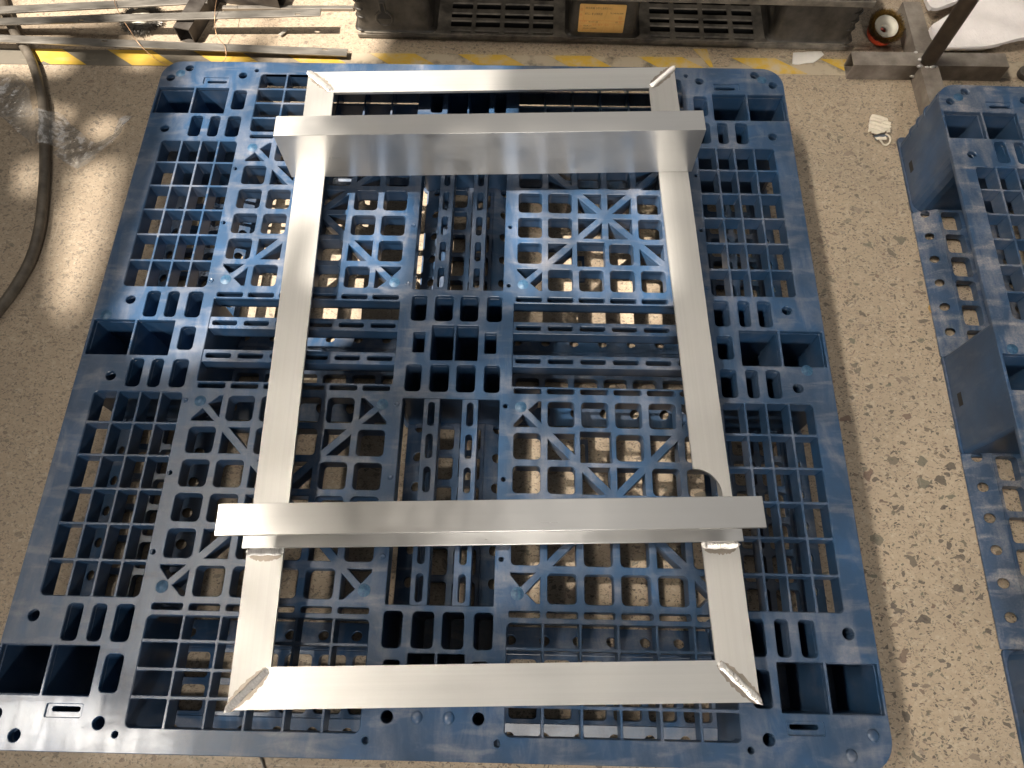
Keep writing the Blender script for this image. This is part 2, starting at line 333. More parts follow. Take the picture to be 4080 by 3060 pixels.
# added mask plate, unseen overhead, with openings cut to shape the sun patches
def sun_mask():
    zp = 4.6
    def onto(x, y, z):
        p = Vector((x, y, z)); d = SUN_P - p; t = (zp - z) / d.z; q = p + d * t; return (q.x * 1000, q.y * 1000)
    PATCH = [(0, [(-1138, 1037), (-793, 1043), (-795, 904), (-860, 881), (-978, 860), (-1084, 855)]), (0.02, [(-1147, 828), (-983, 828), (-921, 771), (-927, 720), (-1108, 706)]), (0.02, [(-820, 895), (-761, 1017), (-542, 1020), (-497, 842), (-571, 784), (-726, 781), (-802, 819)]), (0, [(-492, 1048), (-159, 1053), (-241, 756), (-474, 752), (-476, 866)]), (0, [(-790, 796), (-742, 792), (-727, 745), (-784, 744)]), (0, [(-636, 800), (-535, 796), (-531, 754), (-630, 752)]), (0.15, [(-558, 614), (85, 613), (88, 468), (-107, 383), (-244, 190), (-269, 80), (-381, -24), (-479, -59), (-551, 31), (-548, 147), (-545, 282), (-545, 462)]), (0, [(-968, 628), (-935, 629), (-922, 582), (-955, 582)]), (0, [(-916, 615), (-884, 611), (-882, 583), (-908, 585)]), (0, [(-823, 583), (-782, 585), (-769, 550), (-805, 537)]), (0, [(-940, 472), (-926, 471), (-907, 397), (-921, 396)]), (0, [(-921, 472), (-909, 471), (-890, 397), (-901, 397)]), (0, [(-825, 370), (-813, 370), (-770, 136), (-782, 135)]), (0, [(-826, 457), (-813, 457), (-745, 106), (-756, 106)]), (0, [(-805, 469), (-792, 470), (-737, 146), (-749, 146)]), (0, [(-783, 476), (-771, 476), (-731, 198), (-743, 197)]), (0, [(-760, 476), (-747, 476), (-726, 261), (-738, 261)]), (0.15, [(72, 319), (147, 318), (156, 76), (79, 78)]), (0.15, [(176, 319), (255, 317), (263, 78), (182, 76)]), (0.15, [(275, 318), (370, 319), (378, 80), (286, 78)]), (0.15, [(-217, 308), (-101, 311), (-91, 84), (-207, 82)]), (0.15, [(-607, -528), (-599, -528), (-578, -613), (-586, -613)]), (0.15, [(-582, -528), (-574, -528), (-554, -612), (-562, -613)]), (0.15, [(-557, -527), (-549, -527), (-530, -612), (-538, -612)]), (0.15, [(-532, -527), (-524, -527), (-506, -611), (-514, -611)]), (0.15, [(-507, -526), (-499, -526), (-482, -611), (-490, -611)]), (0.15, [(-482, -526), (-474, -525), (-458, -610), (-466, -610)]), (0.15, [(-448, -564), (-440, -564), (-434, -610), (-442, -610)]), (0.15, [(-423, -564), (-415, -563), (-410, -609), (-418, -609)]), (0.15, [(-399, -563), (-391, -563), (-386, -609), (-394, -609)]), (0.15, [(-374, -562), (-366, -562), (-362, -608), (-370, -608)]), (0.15, [(-350, -562), (-342, -562), (-339, -608), (-346, -608)]), (0.0, [(105, -36), (117, -35), (124, -372), (113, -372)]), (0.0, [(143, -35), (155, -35), (158, -371), (147, -371)]), (0.0, [(181, -34), (193, -34), (193, -370), (182, -370)]), (0.0, [(219, -33), (232, -33), (227, -369), (216, -370)]), (0.0, [(257, -33), (270, -32), (261, -369), (250, -369)]), (0.0, [(295, -32), (308, -32), (296, -368), (284, -368)]), (0.0, [(334, -31), (346, -31), (330, -367), (319, -367)]), (0.0, [(372, -30), (384, -30), (364, -366), (353, -367)]), (0.0, [(410, -29), (422, -29), (398, -366), (387, -366)])]
    ctr = onto(-.1, .3, .1)
    holes = []
    for z, poly in PATCH: holes.append([onto(x / 1000, y / 1000, z) for x, y in poly])
    pts = []; edges = []
    for loop in [rr(ctr[0] - 2600, ctr[1] - 2600, ctr[0] + 2600, ctr[1] + 2600)] + holes:
        n0 = len(pts); pts += [Vector(p) / 1000 for p in loop]; edges += [(n0 + i, n0 + (i + 1) % len(loop)) for i in range(len(loop))]
    vs, _, fs, _, _, _ = delaunay_2d_cdt(pts, edges, [], 0, 1e-5)
    bm = bmesh.new(); bv = [bm.verts.new((v.x, v.y, zp)) for v in vs]
    for f in fs:
        c = sum((vs[i] for i in f), Vector((0, 0))) / len(f) * 1000
        if not any(inside(c.x, c.y, h) for h in holes): bm.faces.new([bv[i] for i in f])
    ex = bmesh.ops.extrude_face_region(bm, geom=bm.faces[:]); bmesh.ops.translate(bm, vec=(0, 0, .001), verts=[g for g in ex['geom'] if isinstance(g, bmesh.types.BMVert)])
    me = bm_mesh('sun_mask_plate', bm)
    o = link('sun_mask_plate', me, 'blackdusty'); tag(o, kind='structure')
sun_mask()

# hazard tape on the floor
tp = empty('floor_tape', (0, .767, 0)); tag(tp, 'worn yellow and black hazard tape stuck across the floor behind the blue pallet', 'tape')
bm = bmesh.new(); prism(bm, [(-1.5, -.023), (1.5, -.026), (1.5, .021), (-1.5, .023)], .0003, .0012)
link('tape_base', bm_mesh('tape_base', bm), 'tapek', tp)
for x in (-1240, -1044, -840, -640, -443, -245, -43, 155, 359, 566, 765, 965):
    w = 102 if x < 0 else 96; j = random.uniform(-4, 4)
    bm = bmesh.new(); pl = [(x + 66 + j, -23), (x + 66 + w, -23), (x + w, 22.5), (x + j, 22.5)]
    if x == -1044: pl = [(x + 66 + 22, -23), (x + 66 + w, -23), (x + w, 22.5), (x + 25, 22.5), (x + 46, -8), (x + 64, -18), (x + 69, -14)]
    prism(bm, [(a / 1000, b / 1000) for a, b in pl], .0013, .0019); link('yellow_stripe', bm_mesh('yellow_stripe', bm), 'tapey', tp)
t2 = empty('tape_scrap', (.5, .79, 0)); tag(t2, 'short yellow tape scrap running under the front of the black pallet', 'tape')
bm = bmesh.new(); prism(bm, [(-.019, .024), (.012, .024), (.022, -.03), (.015, -.03)], .0021, .0028); link('yellow_stripe', bm_mesh('yellow_stripe', bm), 'tapey', t2)
bm = bmesh.new(); prism(bm, [(.0135, .004), (.064, .001), (.056, -.028), (.0235, -.03)], .0022, .0030); link('clear_tape', bm_mesh('clear_tape', bm), 'floor', t2)

# ------------------------------------------------------------------ blue pallets
PH = .150; SK = .142; RB = .1205
P1 = 52.2
HOLES = []; SHAL = []
def hole(loop, deep=True): HOLES.append(loop)
def sym(x0, y0, x1, y1, r): return [rr(sx * x0, sy * y0, sx * x1, sy * y1, r) for sx in (-1, 1) for sy in (-1, 1)]
LEGH = {}
def leg_add(key, loops):
    LEGH.setdefault(key, []).extend(loops); HOLES.extend(loops)
for sx in (-1, 1):
    for sy in (-1, 1):
        L = []
        for a, b in ((461, 524), (528, 596)): L.append(rr(sx * a, sy * 470, sx * b, sy * 533, 1.5, 2))
        L.append(rr(sx * 425, sy * 480, sx * 450, sy * 528, 6))
        for a, b in ((425, 450), (464, 483), (497, 519)): L.append(rr(sx * a, sy * 415, sx * b, sy * 464, 6))
        rd = [(440, 565), (564, 432)] + ([] if (sx, sy) == (1, -1) else [(547, 582), (579, 557)])
        for x, y in rd: L.append(circ(sx * x, sy * y, 8))
        leg_add(('c', sx, sy), L)
        HOLES.append(circ(sx * 415, sy * 578, 4.2, 12))
        HOLES.append(rr(sx * 466, sy * 543, sx * 514, sy * 559, 1.5, 2)); LEGH['c', sx, sy] += [rr(sx * 469, sy * 545.5, sx * 507, sy * 553, 3.2, 4), circ(sx * 415, sy * 578, 4.2, 12)]
    L = []
    for a, b in ((461, 523.5), (527.5, 595)): L.append(rr(sx * a, -31.5, sx * b, 31.5, 1.5, 2))
    L.append(rr(sx * 424, -21, sx * 449, 21, 6))
    for sy in (-1, 1):
        for a, b in ((424, 449), (464, 483), (496, 518)): L.append(rr(sx * a, sy * 38, sx * b, sy * 86.5, 6))
        L.append(circ(sx * 544, sy * 69, 8))
    leg_add(('x', sx, 0), L)
for sy in (-1, 1):
    L = []
    for sx in (-1, 1):
        L.append(rr(sx * 1.8, sy * 470, sx * 39, sy * 530, 1.5, 2)); L.append(rr(sx * 49, sy * 479, sx * 71, sy * 527, 5))
        L.append(rr(sx * 50, sy * 415.5, sx * 76, sy * 464, 6)); L.append(rr(sx * 6, sy * 415.5, sx * 36, sy * 464, 6))
        L.append(circ(sx * 60.5, sy * 549, 8)); HOLES.append(circ(sx * 86, sy * 577.5, 4.4, 12))
    leg_add(('y', 0, sy), L)
L = []
for sx in (-1, 1):
    L.append(rr(sx * 1.8, -31.5, sx * 38, 31.5, 1.5, 2)); L.append(rr(sx * 48.5, -18.5, sx * 67.5, 18.5, 2))
    for sy in (-1, 1):
        L.append(rr(sx * 50, sy * 39, sx * 75, sy * 86, 6)); L.append(rr(sx * 6, sy * 39, sx * 36, sy * 86, 6))
leg_add(('m', 0, 0), L)
for sx in (-1, 1):
    for sy in (-1, 1):
        for i in range(6):
            HOLES.append(rr(sx * (97.5 + P1 * i), sy * 77.5, sx * (141 + P1 * i), sy * 86.5, 3, 3))
            HOLES.append(rr(sx * (97.5 + P1 * i), sy * 412, sx * (141 + P1 * i), sy * 420.8, 3, 3))
            for j in range(6):
                x0 = 98.8 + P1 * i; y0 = 99.4 + P1 * j; c = 41.3
                if (i, j) in ((0, 0), (0, 5), (5, 0), (5, 5)):
                    fx = i == 5; fy = j == 5
                    t1 = [(0, 42), (0, 38), (14, 22), (35, 42)]; t2_ = [(42, 0), (42, 35), (22, 14), (37, 0)]
                    for t in (t1, t2_):
                        HOLES.append([(sx * (x0 + (c - u if fx else u)), sy * (y0 + (c - v if fy else v))) for u, v in t])
                elif i == j or i + j == 5:
                    anti = i + j == 5 and i != j
                    for t in ([(0, 8.5), (0, c), (c - 8.5, c)], [(8.5, 0), (c, 0), (c, c - 8.5)]):
                        HOLES.append([(sx * (x0 + (c - u if anti else u)), sy * (y0 + v)) for u, v in t])
                elif sx == 1 and (i, j) == (2, 1): HOLES.append(rr(x0 - 2.5, sy * (y0 - 4), x0 + 45, sy * (y0 + 45), 1.5, 2))
                else: HOLES.append(rr(sx * x0, sy * y0, sx * (x0 + c), sy * (y0 + c), 6.5))
        for y in (108, 225, 342):
            for x in (85, 416.5):
                if (x == 85 and sx > 0) or (x > 100 and y > 110): HOLES.append(circ(sx * x, sy * y, 3.6, 10))
        HOLES.append(rr(sx * 423, sy * 95, sx * 563.5, sy * 405, 8)); HOLES.append(rr(sx * 95, sy * 428, sx * 405, sy * 569.5, 8))
    HOLES.append(rr(sx * 94.5, -74.5, sx * 405, 74.5, 2, 2)); HOLES.append(rr(-76, sx * 98, 76, sx * 407, 2, 2))

def inset(loop, d):
    cx = sum(p[0] for p in loop) / len(loop); cy = sum(p[1] for p in loop) / len(loop); out = []
    for x, y in loop:
        l = math.hypot(x - cx, y - cy) or 1; out.append((x + (x - cx) / l * d, y + (y - cy) / l * d))
    return out
def square_outline(h, r): return rr(-h, -h, h, h, r, 8)

def build_pallet():
    root = empty('plastic_pallet')
    link('deck', plate_mesh('deck', square_outline(600, 40), HOLES, SK, PH, .0009), 'blue', root)
    q = [(-409, -570), (-93, -570), (-93, -409), (93, -409), (93, -570), (409, -570), (409, -408), (570, -408), (570, -93), (409, -93), (409, 93), (570, 93), (570, 408), (409, 408),
         (409, 570), (93, 570), (93, 409), (-93, 409), (-93, 570), (-409, 570), (-409, 408), (-570, 408), (-570, 93), (-409, 93), (-409, -93), (-570, -93), (-570, -408), (-409, -408)]
    inner = [h for h in HOLES if all(inside(x, y, q) for x, y in h) and not any(h is l for k_, ls in LEGH.items() if k_[0] != 'm' for l in ls)]
    link('under_ribs', plate_mesh('under_ribs', q, [inset(h, .8) for h in inner], RB, SK - .0003, 0), 'blue', root)
    # thin rib lattices
    cells = []; xs = [(423, 455.6), (459.4, 488.4), (492.2, 524.2), (528, 563)]; ys = [95, 146.5, 199, 251, 303, 355, 405]
    for a, b in xs:
        for j in range(6): cells.append(rr(a if a > 430 else a + .5, ys[j] + (1.9 if j else .5), b, ys[j + 1] - (1.9 if j < 5 else .5), 1.2, 1))
    g = plate_mesh('rib_lattice', rr(418, 90, 568, 410, 2), cells, RB - .0012, PH - .0010, .0006)
    xs2 = [95, 145, 197, 249, 302, 354, 405]; ys2 = [(428, 459.2), (463, 495.4), (499.2, 530.4), (534.2, 569.5)]; cells2 = []
    for i in range(6):
        for a, b in ys2: cells2.append(rr(xs2[i] + (1.9 if i else .5), a + .4, xs2[i + 1] - (1.9 if i < 5 else .5), b, 1.2, 1))
    g2 = plate_mesh('rib_lattice', rr(90, 423, 410, 573, 2), cells2, RB - .0012, PH - .0010, .0006)
    for sx in (-1, 1):
        for sy in (-1, 1):
            for gg in (g, g2):
                o = link('rib_lattice', gg, 'blue', root); o.scale = (sx, sy, 1)
    # slotted bars
    sl = [rr(98.5 + P1 * i, 25, 139.5 + P1 * i, 34, 3.5, 4) for i in range(6)]
    hb = plate_mesh('slotted_bar', rr(91, 19, 408.5, 40.5), sl, RB - .0016, PH - .0014, .0006)
    sv = [rr(25, 103 + P1 * i, 35.5, 142 + P1 * i, 5.2, 5) for i in range(6)]
    vb = plate_mesh('slotted_bar', rr(17.5, 95, 42.5, 410), sv, RB - .0016, PH - .0014, .0006)
    for sx in (-1, 1):
        for sy in (-1, 1):
            o = link('slotted_bar', hb, 'blue', root); o.scale = (sx, sy, 1)
            o = link('slotted_bar', vb, 'blue', root); o.scale = (sx, sy, 1)
            me = plate_mesh('slot_tab', rr(sx * 463, sy * 540, sx * 517, sy * 562), [rr(sx * 469, sy * 546, sx * 507, sy * 552.5, 3.2, 4)], SK + .0006, PH - .0022, .0004); link('slot_tab', me, 'blue', root)
    # legs
    for (kd, sx, sy), loops in LEGH.items():
        if kd == 'c': out = rr(sx * 409, sy * 408, sx * 597.5, sy * 597.5, 26)
        elif kd == 'x': out = rr(sx * 409, -93, sx * 597.5, 93, 8)
        elif kd == 'y': out = rr(-93, sy * 409, 93, sy * 597.5, 8)
        else: out = rr(-92, -92, 92, 92, 8)
        hs = [inset(h, .4 if max(max(abs(p[0]), abs(p[1])) for p in h) < 590 else -1.2) for h in loops]
        link('leg', plate_mesh('leg', out, hs, .006, SK - .0008 if kd in 'c' else SK - .0009, .0005), 'blue', root)
    # ridges on the corner legs and dark blocks painted as shaded slots on outer leg faces
    for sx in (-1, 1):
        for sy in (-1, 1):
            for z in (.045, .072, .099):
                pts = [(sx * (.5975 - .026 + .0262 * math.cos(t)), sy * (.5975 - .026 + .0262 * math.sin(t)), z) for t in [(-.25 + 2.0 * i / 10) for i in range(11)]]
                link('corner_ridge', tube_mesh('corner_ridge', pts, .0028, 8, radf=lambda t: .3 + .7 * math.sin(PI * t)), 'blue', root)
        for cy in (-.505, 0, .505):
            bm = bmesh.new(); box(bm, sx * .5962, cy - .012, .022, sx * .5979, cy + .012, .033); link('leg_slot_shade', bm_mesh('leg_slot_shade', bm), 'shade', root)
    # runners
    def runner(cx, cy, along_y, n=6):
        bm = bmesh.new(); L2 = 158
        sq = []
        for i in range(n):
            y0 = -130.5 - 21 + P1 * i
            for a, b in ((-41, -5), (5, 41)): sq.append(rr(a, y0 + .5, b, y0 + 42, 6))
        m1 = plate_mesh('t', rr(-47, -L2, 47, L2), sq, .004, .020, .0006); bm.from_mesh(m1); bpy.data.meshes.remove(m1)
        m2 = plate_mesh('t', rr(-22, -L2, 22, L2), [circ(1, -130.5 + P1 * i + 20, 8.2, 14) for i in range(n)], -.002, .002, .0005)
        for s in (-1, 1):
            b2 = bmesh.new(); b2.from_mesh(m2)
            bmesh.ops.transform(b2, matrix=Matrix.Translation((s * .0675, 0, .0105)) @ Matrix.Rotation(s * .36, 4, 'Y'), verts=b2.verts[:])
            tmp = bpy.data.meshes.new('t'); b2.to_mesh(tmp); b2.free(); bm.from_mesh(tmp); bpy.data.meshes.remove(tmp)
        bpy.data.meshes.remove(m2)
        me = bpy.data.meshes.new('runner'); bm.to_mesh(me); bm.free(); return me
    rm = runner(0, 0, True)
    for c in (-513, 0, 513):
        for d in (-250.5, 250.5):
            link('runner', rm, 'blue', root, (c / 1000, d / 1000, 0)); link('runner', rm, 'blue', root, (d / 1000, c / 1000, 0), (0, 0, PI / 2))
    for cx in (-513, 0, 513):
        for cy in (-513, 0, 513):
            bm = bmesh.new(); prism(bm, [(x / 1000, y / 1000) for x, y in rr(-97, -97, 97, 97, 10)], .0008, .0055)
            ox = cx * (1 - 10 / 513) if cx else 0; oy = cy * (1 - 10 / 513) if cy else 0
            link('foot_plate', bm_mesh('foot_plate', bm), 'blue', root, (ox / 1000, oy / 1000, 0))
    # mould scars and domed plugs
    bm = bmesh.new(); lathe(bm, [(.0001, .0012), (.0055, .0010), (.0062, .0004), (.0085, .0006), (.0092, .0002)], 18); scar = bm_mesh('mould_scar', bm, True)
    for x, y in ((109, 110), (-107, 110), (109, -109), (-107, -109), (-392, 110), (-393, -109), (-393, -390), (109, -389), (-107, -389), (-393, 390), (562, -38), (-578, 40), (560, 570), (-562, 568)):
        link('mould_scar', scar, 'gate', root, (x / 1000, y / 1000, PH))
    bm = bmesh.new(); lathe(bm, [(.0001, .0034), (.004, .003), (.0072, .0016), (.0082, .0)], 18); dome = bm_mesh('domed_plug', bm, True)
    for x, y in ((576, -557), (544, -581), (-21, -549), (21, -549), (-21, 549), (21, 549)): link('domed_plug', dome, 'blue', root, (x / 1000, y / 1000, PH))
    bm = bmesh.new(); lathe(bm, [(.0001, .0006), (.0025, .0008), (.0032, .0014), (.0042, .0014), (.0046, 0)], 14); pin = bm_mesh('pin_boss', bm, True)
    for x, y in ((-85, 108), (-85, -108), (-85, 225), (-85, -225), (-85, -342), (-85, 342), (416.5, 108), (-416.5, 108), (-416.5, -108), (416.5, -108)): link('pin_boss', pin, 'blue', root, (x / 1000, y / 1000, PH))
    # moulding brackets seen inside the two pocket cells on the right
    bmk = plate_mesh('pocket_bracket', rr(199, 145, 217, 198), [rr(204, 152, 212, 190, 4, 4)], .100, .104, .0004)
    for sy in (-1, 1):
        o = link('pocket_bracket', bmk, 'blue', root); o.scale = (1, sy, 1)
    return root
pal = build_pallet()
tag(pal, 'dusty blue plastic pallet lying in the middle under the aluminium frame', 'pallet', 'blue plastic pallets')
pal2 = copy_tree(pal); tag(pal2, 'dusty blue plastic pallet cut off by the right edge of the picture', 'pallet')
for o in pal2.children:
    if o.name.split('.')[0] in ('deck', 'rib_lattice', 'slot_tab', 'runner') and o.material_slots:
        o.material_slots[0].link = 'OBJECT'; o.material_slots[0].material = MAT['bluedusty']
a2 = math.radians(-1.5); off = Matrix.Rotation(a2, 2) @ Vector((.6, -.6))
pal2.location = (.889 + off.x, .567 + off.y, 0); pal2.rotation_euler = (0, 0, a2)

# ------------------------------------------------------------------ welded aluminium frame
fr = empty('aluminium_frame', (.06225, .00175, PH), math.radians(2.05))
tag(fr, 'welded bare aluminium frame with two raised crossbars lying on the blue pallet', 'frame')
HX, HY, RW, TH, ZT = .3365, .5335, .050, .005, .050
def rail(length, name, notch=None, mat='alu'):
    """angle rail along local X, outer face at -Y, 45 degree mitred ends"""
    bm = bmesh.new(); h = length / 2
    fl = [(-h, 0), (h, 0), (h - RW, RW)] + (notch or []) + [(-h + RW, RW)]
    prism(bm, fl, ZT - TH, ZT)
    prism(bm, [(-h, 0), (h, 0), (h - TH, TH), (-h + TH, TH)], .0006, ZT - TH + .0001)
    if not notch: bevel(bm, .0005, 2)
    return link(name, bm_mesh(name, bm, uv=True), mat, fr)
o = rail(2 * HX, 'end_rail', mat='alu_end'); o.location = (0, -HY, 0)
o = rail(2 * HX, 'end_rail', mat='alu_end'); o.location = (0, HY, 0); o.rotation_euler = (0, 0, PI)
o = rail(2 * HY, 'side_rail'); o.location = (-HX, 0, 0); o.rotation_euler = (0, 0, -PI / 2)
arc = []
# right rail: local x runs along +Y of the frame; notch in the inner edge
for i in range(17):
    a = PI * i / 16; yc = -.266; arc.append((yc + .037 * math.cos(a), RW - .037 * math.sin(a)))
o = rail(2 * HY, 'side_rail', notch=arc); o.location = (HX, 0, 0); o.rotation_euler = (0, 0, PI / 2)
o['label'] = 'side rail with a rounded notch cut in its inner edge'
def channel(name):
    """C section along X, web at local -Y... flanges towards +Y, 100 high 40 deep"""
    prof = [(0, 0), (.040, 0), (.040, .005), (.005, .005), (.005, .095), (.040, .095), (.040, .100), (0, .100)]
    bm = bmesh.new(); a = [bm.verts.new((-.3425, y, z)) for y, z in prof]; b = [bm.verts.new((.3425, y, z)) for y, z in prof]
    bm.faces.new(a); bm.faces.new(b[::-1])
    for i in range(8): bm.faces.new((a[i], a[(i + 1) % 8], b[(i + 1) % 8], b[i]))
    bmesh.ops.recalc_face_normals(bm, faces=bm.faces[:]); bevel(bm, .0006, 2)
    return link(name, bm_mesh(name, bm, uv=True), 'alu_bar', fr)
o = channel('crossbar'); o.location = (0, .2945, ZT + .0003)
o = channel('crossbar'); o.location = (0, -.293, ZT + .0003); o.rotation_euler = (0, 0, PI)
def bead(a, b, w=.0052, h=.0027, n=19, seed=1, name='weld_bead'):
    """rippled weld bead from a to b"""
    rnd = random.Random(seed); a, b = Vector(a), Vector(b); d = (b - a); L = d.length; d.normalize(); s = Vector((-d.y, d.x, 0)); up = Vector((0, 0, 1))
    bm = bmesh.new(); rows = []; N = n * 5; m = 12
    for i in range(N + 1):
        t = i / N; ph = (t * n) % 1.0; rip = .62 + .50 * (1 - ph) ** 1.2; wob = 1 + .10 * math.sin(t * 17 + seed) + rnd.uniform(-.03, .03)
        endf = min(1, (t * L) / .006 + .35, ((1 - t) * L) / .006 + .35)
        row = []
        for k in range(m + 1):
            q = PI * k / m; bow = .0034 * math.sin(q)            # ripples are crescent shaped
            row.append(bm.verts.new(a + d * (t * L - bow) + s * math.cos(q) * w * wob * endf * (.92 + .08 * rip) + up * (math.sin(q) * h * rip * endf - .0003)))
        rows.append(row)
    for i in range(N):
        for k in range(m): bm.faces.new((rows[i][k], rows[i][k + 1], rows[i + 1][k + 1], rows[i + 1][k]))
    bm.faces.new(rows[0]); bm.faces.new(rows[-1][::-1])
    return link(name, bm_mesh(name, bm, False), 'weld', fr)
def tint(a, b, w, seed, z):
    rnd = random.Random(seed); a, b = Vector(a), Vector(b); d = b - a; s = Vector((-d.y, d.x, 0)).normalized(); N = 22; L_, R_ = [], []
    for i in range(N + 1):
        t = .03 + .94 * i / N; e = math.sin(PI * min(max(t, .02), .98)) ** .35
        L_.append(a + d * t + s * w * e * rnd.uniform(.82, 1.08)); R_.append(a + d * t - s * w * e * rnd.uniform(.82, 1.08))
    bm = bmesh.new(); prism(bm, [(p.x, p.y) for p in L_ + R_[::-1]], z, z + .0002); return link('heat_tint', bm_mesh('heat_tint', bm), 'haze', fr)
for i, (sx, sy) in enumerate(((-1, -1), (1, -1), (1, 1), (-1, 1))):
    p0 = (sx * (HX + .0005), sy * (HY + .0005), ZT); p1 = (sx * (HX - RW + .002), sy * (HY - RW + .002), ZT)
    bead(p0, p1, seed=i + 3); tint(p0, p1, .0105, i + 9, ZT + .0001)
for sx in (-1, 1):
    a_ = (sx * HX * .995, -.3368, ZT + .001); b_ = (sx * (HX - RW - .001), -.3368, ZT + .001)
    bead(a_, b_, .0056, .0036, 14, 21 + sx); tint((sx * HX * .99, -.3400, 0), (sx * (HX - RW + .001), -.3400, 0), .0100, 31 + sx, ZT + .0001)

# ------------------------------------------------------------------ black pallet behind
bp = empty('plastic_pallet', (.276, .826, 0), -.0186)
tag(bp, 'scuffed black plastic pallet with orange paper label at the back', 'pallet')
def bpart(name, mat, *a, bev=.004):
    bm = bmesh.new(); box(bm, *a)
    if bev: bevel(bm, bev, 3)
    return link(name, bm_mesh(name, bm), mat, bp)
def bplate(name, mat, outer, holes, z0, z1, bev=.0008): return link(name, plate_mesh(name, outer, holes, z0, z1, bev), mat, bp)
sl = []
for xs in (((-342, -295), (-286, -231), (-221, -165), (-156, -110)), ((108, 153), (164, 219), (229, 284), (295, 340))):
    for a, b in xs:
        for y0, y1 in ((8, 13.5), (26, 44), (54, 68), (82, 100), (114, 132), (146, 162)): sl.append(rr(a, y0, b, y1, 2.4, 3))
bplate('base_board', 'blackdusty', rr(-553, 0, 553, 172, 30, 6), sl, .0125, .017, .0009)
bplate('base_ledge', 'blackdusty', rr(-552, -.5, 552, 5.5, 2), [], .002, .0122, .001)
link('slot_shade_sheet', plate_mesh('slot_shade_sheet', rr(-545, 8, 545, 168, 20, 4), [], .0006, .0024, 0), 'shade', bp)  # dark sheet stands in for the unlit gap under the slots
link('base_board', plate_mesh('base_board', rr(-553, 900, 553, 1100, 30, 6), [], .003, .017, .002), 'black', bp)
def leg_block(x0, x1, y0, y1, flare=.0):
    bm = bmesh.new(); r = .012; n = 6
    lo = rr(x0 * 1000, y0 * 1000, x1 * 1000, y1 * 1000, 16, 5); hi = rr(x0 * 1000 + flare, y0 * 1000 + 3, x1 * 1000 - flare, y1 * 1000 - 3, 16, 5)
    rings = []
    for z, k, ext in ((.0165, lo, 9), (.020, lo, 3.5), (.027, lo, 0), (.1135, hi, 0)):
        cx, cy = (x0 + x1) * 500, (y0 + y1) * 500
        rings.append([bm.verts.new(((x + (1 if x > cx else -1) * ext) / 1000, (y + (1 if y > cy else -1) * (ext * .35)) / 1000, z)) for x, y in k])
    m = len(lo)
    for a, b in zip(rings, rings[1:]):
        for i in range(m): bm.faces.new((a[i], a[(i + 1) % m], b[(i + 1) % m], b[i]))
    bm.faces.new(rings[0]); bm.faces.new(rings[-1][::-1])
    return bm_mesh('leg', bm)
for yy in (.006, .468, .926):
    for a, b in ((-.549, -.380), (-.076, .076), (.371, .549)): link('leg', leg_block(a, b, yy, yy + .168, 3), 'black', bp)
dk = []
for i in range(14):
    for j in range(13):
        x = -520 + i * 75; y = 26 + j * 82
        if x > 240 and j < 2: dk.append(rr(x, y, x + 58, y + 58, 8))
bplate('deck', 'black', rr(-555, -4, 555, 1104, 38, 6), dk, .1135, .148, .004)
bplate('deck_lip', 'blackdusty', rr(-556.5, -6, 556.5, 8, 3), [], .1145, .130, .002)
# moulded corner ridges
for sx in (-1, 1):
    for z in (.046, .066, .086):
        pts = [(sx * (.5495 - .018 + .018 * math.cos(t)), .006 + .020 - .0205 * math.sin(t), z + .004 * math.sin(t)) for t in [(-.3 + 2.0 * i / 8) for i in range(9)]]
        link('corner_ridge', tube_mesh('corner_ridge', pts, .0032, 8, radf=lambda t: .35 + .65 * math.sin(PI * t)), 'black', bp)
# keyhole on the left leg's front: raised rim round a sheet coloured as shade
def keyhole(r, w, top):
    pts = []
    a0 = math.asin(w / r)
    for i in range(25):
        a = PI / 2 + a0 + (2 * PI - 2 * a0) * i / 24; pts.append((r * math.cos(a), r * math.sin(a)))
    return pts + [(w * .75, top), (-w * .75, top)]
ko, ki = keyhole(20.5, 7.5, 42), keyhole(16, 4.5, 39)
me = plate_mesh('keyhole_rim', ko, [ki], -.002, .003, .001); link('keyhole_rim', me, 'black', bp, (-.485, .0075, .048), (PI / 2, 0, 0))
me = plate_mesh('keyhole', ki, [], -.002, .0008, 0); link('keyhole', me, 'shade', bp, (-.485, .0075, .048), (PI / 2, 0, 0))
# label
lb = link('paper_label', plate_mesh('paper_label', rr(-50, -34.5, 50, 34.5, 3), [], 0, .0004, 0), 'label', bp, (-.006, .0058, .0632), (PI / 2 - .03, 0, -.005))
for v in lb.data.vertices: pass
def text(s, x, y, size, mat, w=None):
    cu = bpy.data.curves.new('text', 'FONT'); cu.body = s; cu.size = size / 1000; cu.fill_mode = 'FRONT'; o = bpy.data.objects.new('text', cu); COL.objects.link(o)
    dg = bpy.context.evaluated_depsgraph_get(); dg.update(); me = bpy.data.meshes.new_from_object(o.evaluated_get(dg)); bpy.data.objects.remove(o)
    while me.materials: me.materials.pop()
    if not me.vertices: return
    xm = max(v.co.x for v in me.vertices); k = (w / 1000 / xm) if w else 1
    for v in me.vertices: v.co.x = v.co.x * k + x / 1000; v.co.y += y / 1000; v.co.z = .0007
    link('lettering', me, mat, lb)
text('埼玉県越谷市七左町5-5-1', -38, 23, 6, 'ink', 57); text('㈱ウエノ 越谷営業第2課', -38, 9, 6.5, 'ink', 38); text('TEL 048-960-8480', 16, 12, 5, 'ink', 29)
text('届', -49, 19, 7, 'redink', 6); text('先', -49, 6, 7, 'redink', 6); text('注文番号', -47, -9.5, 5, 'redink', 15); text('N 151 30', -28, -10, 5.5, 'ink', 20); text('10', 30, -10, 6, 'ink', 5); text('個口', 38, -10, 6, 'redink', 8)
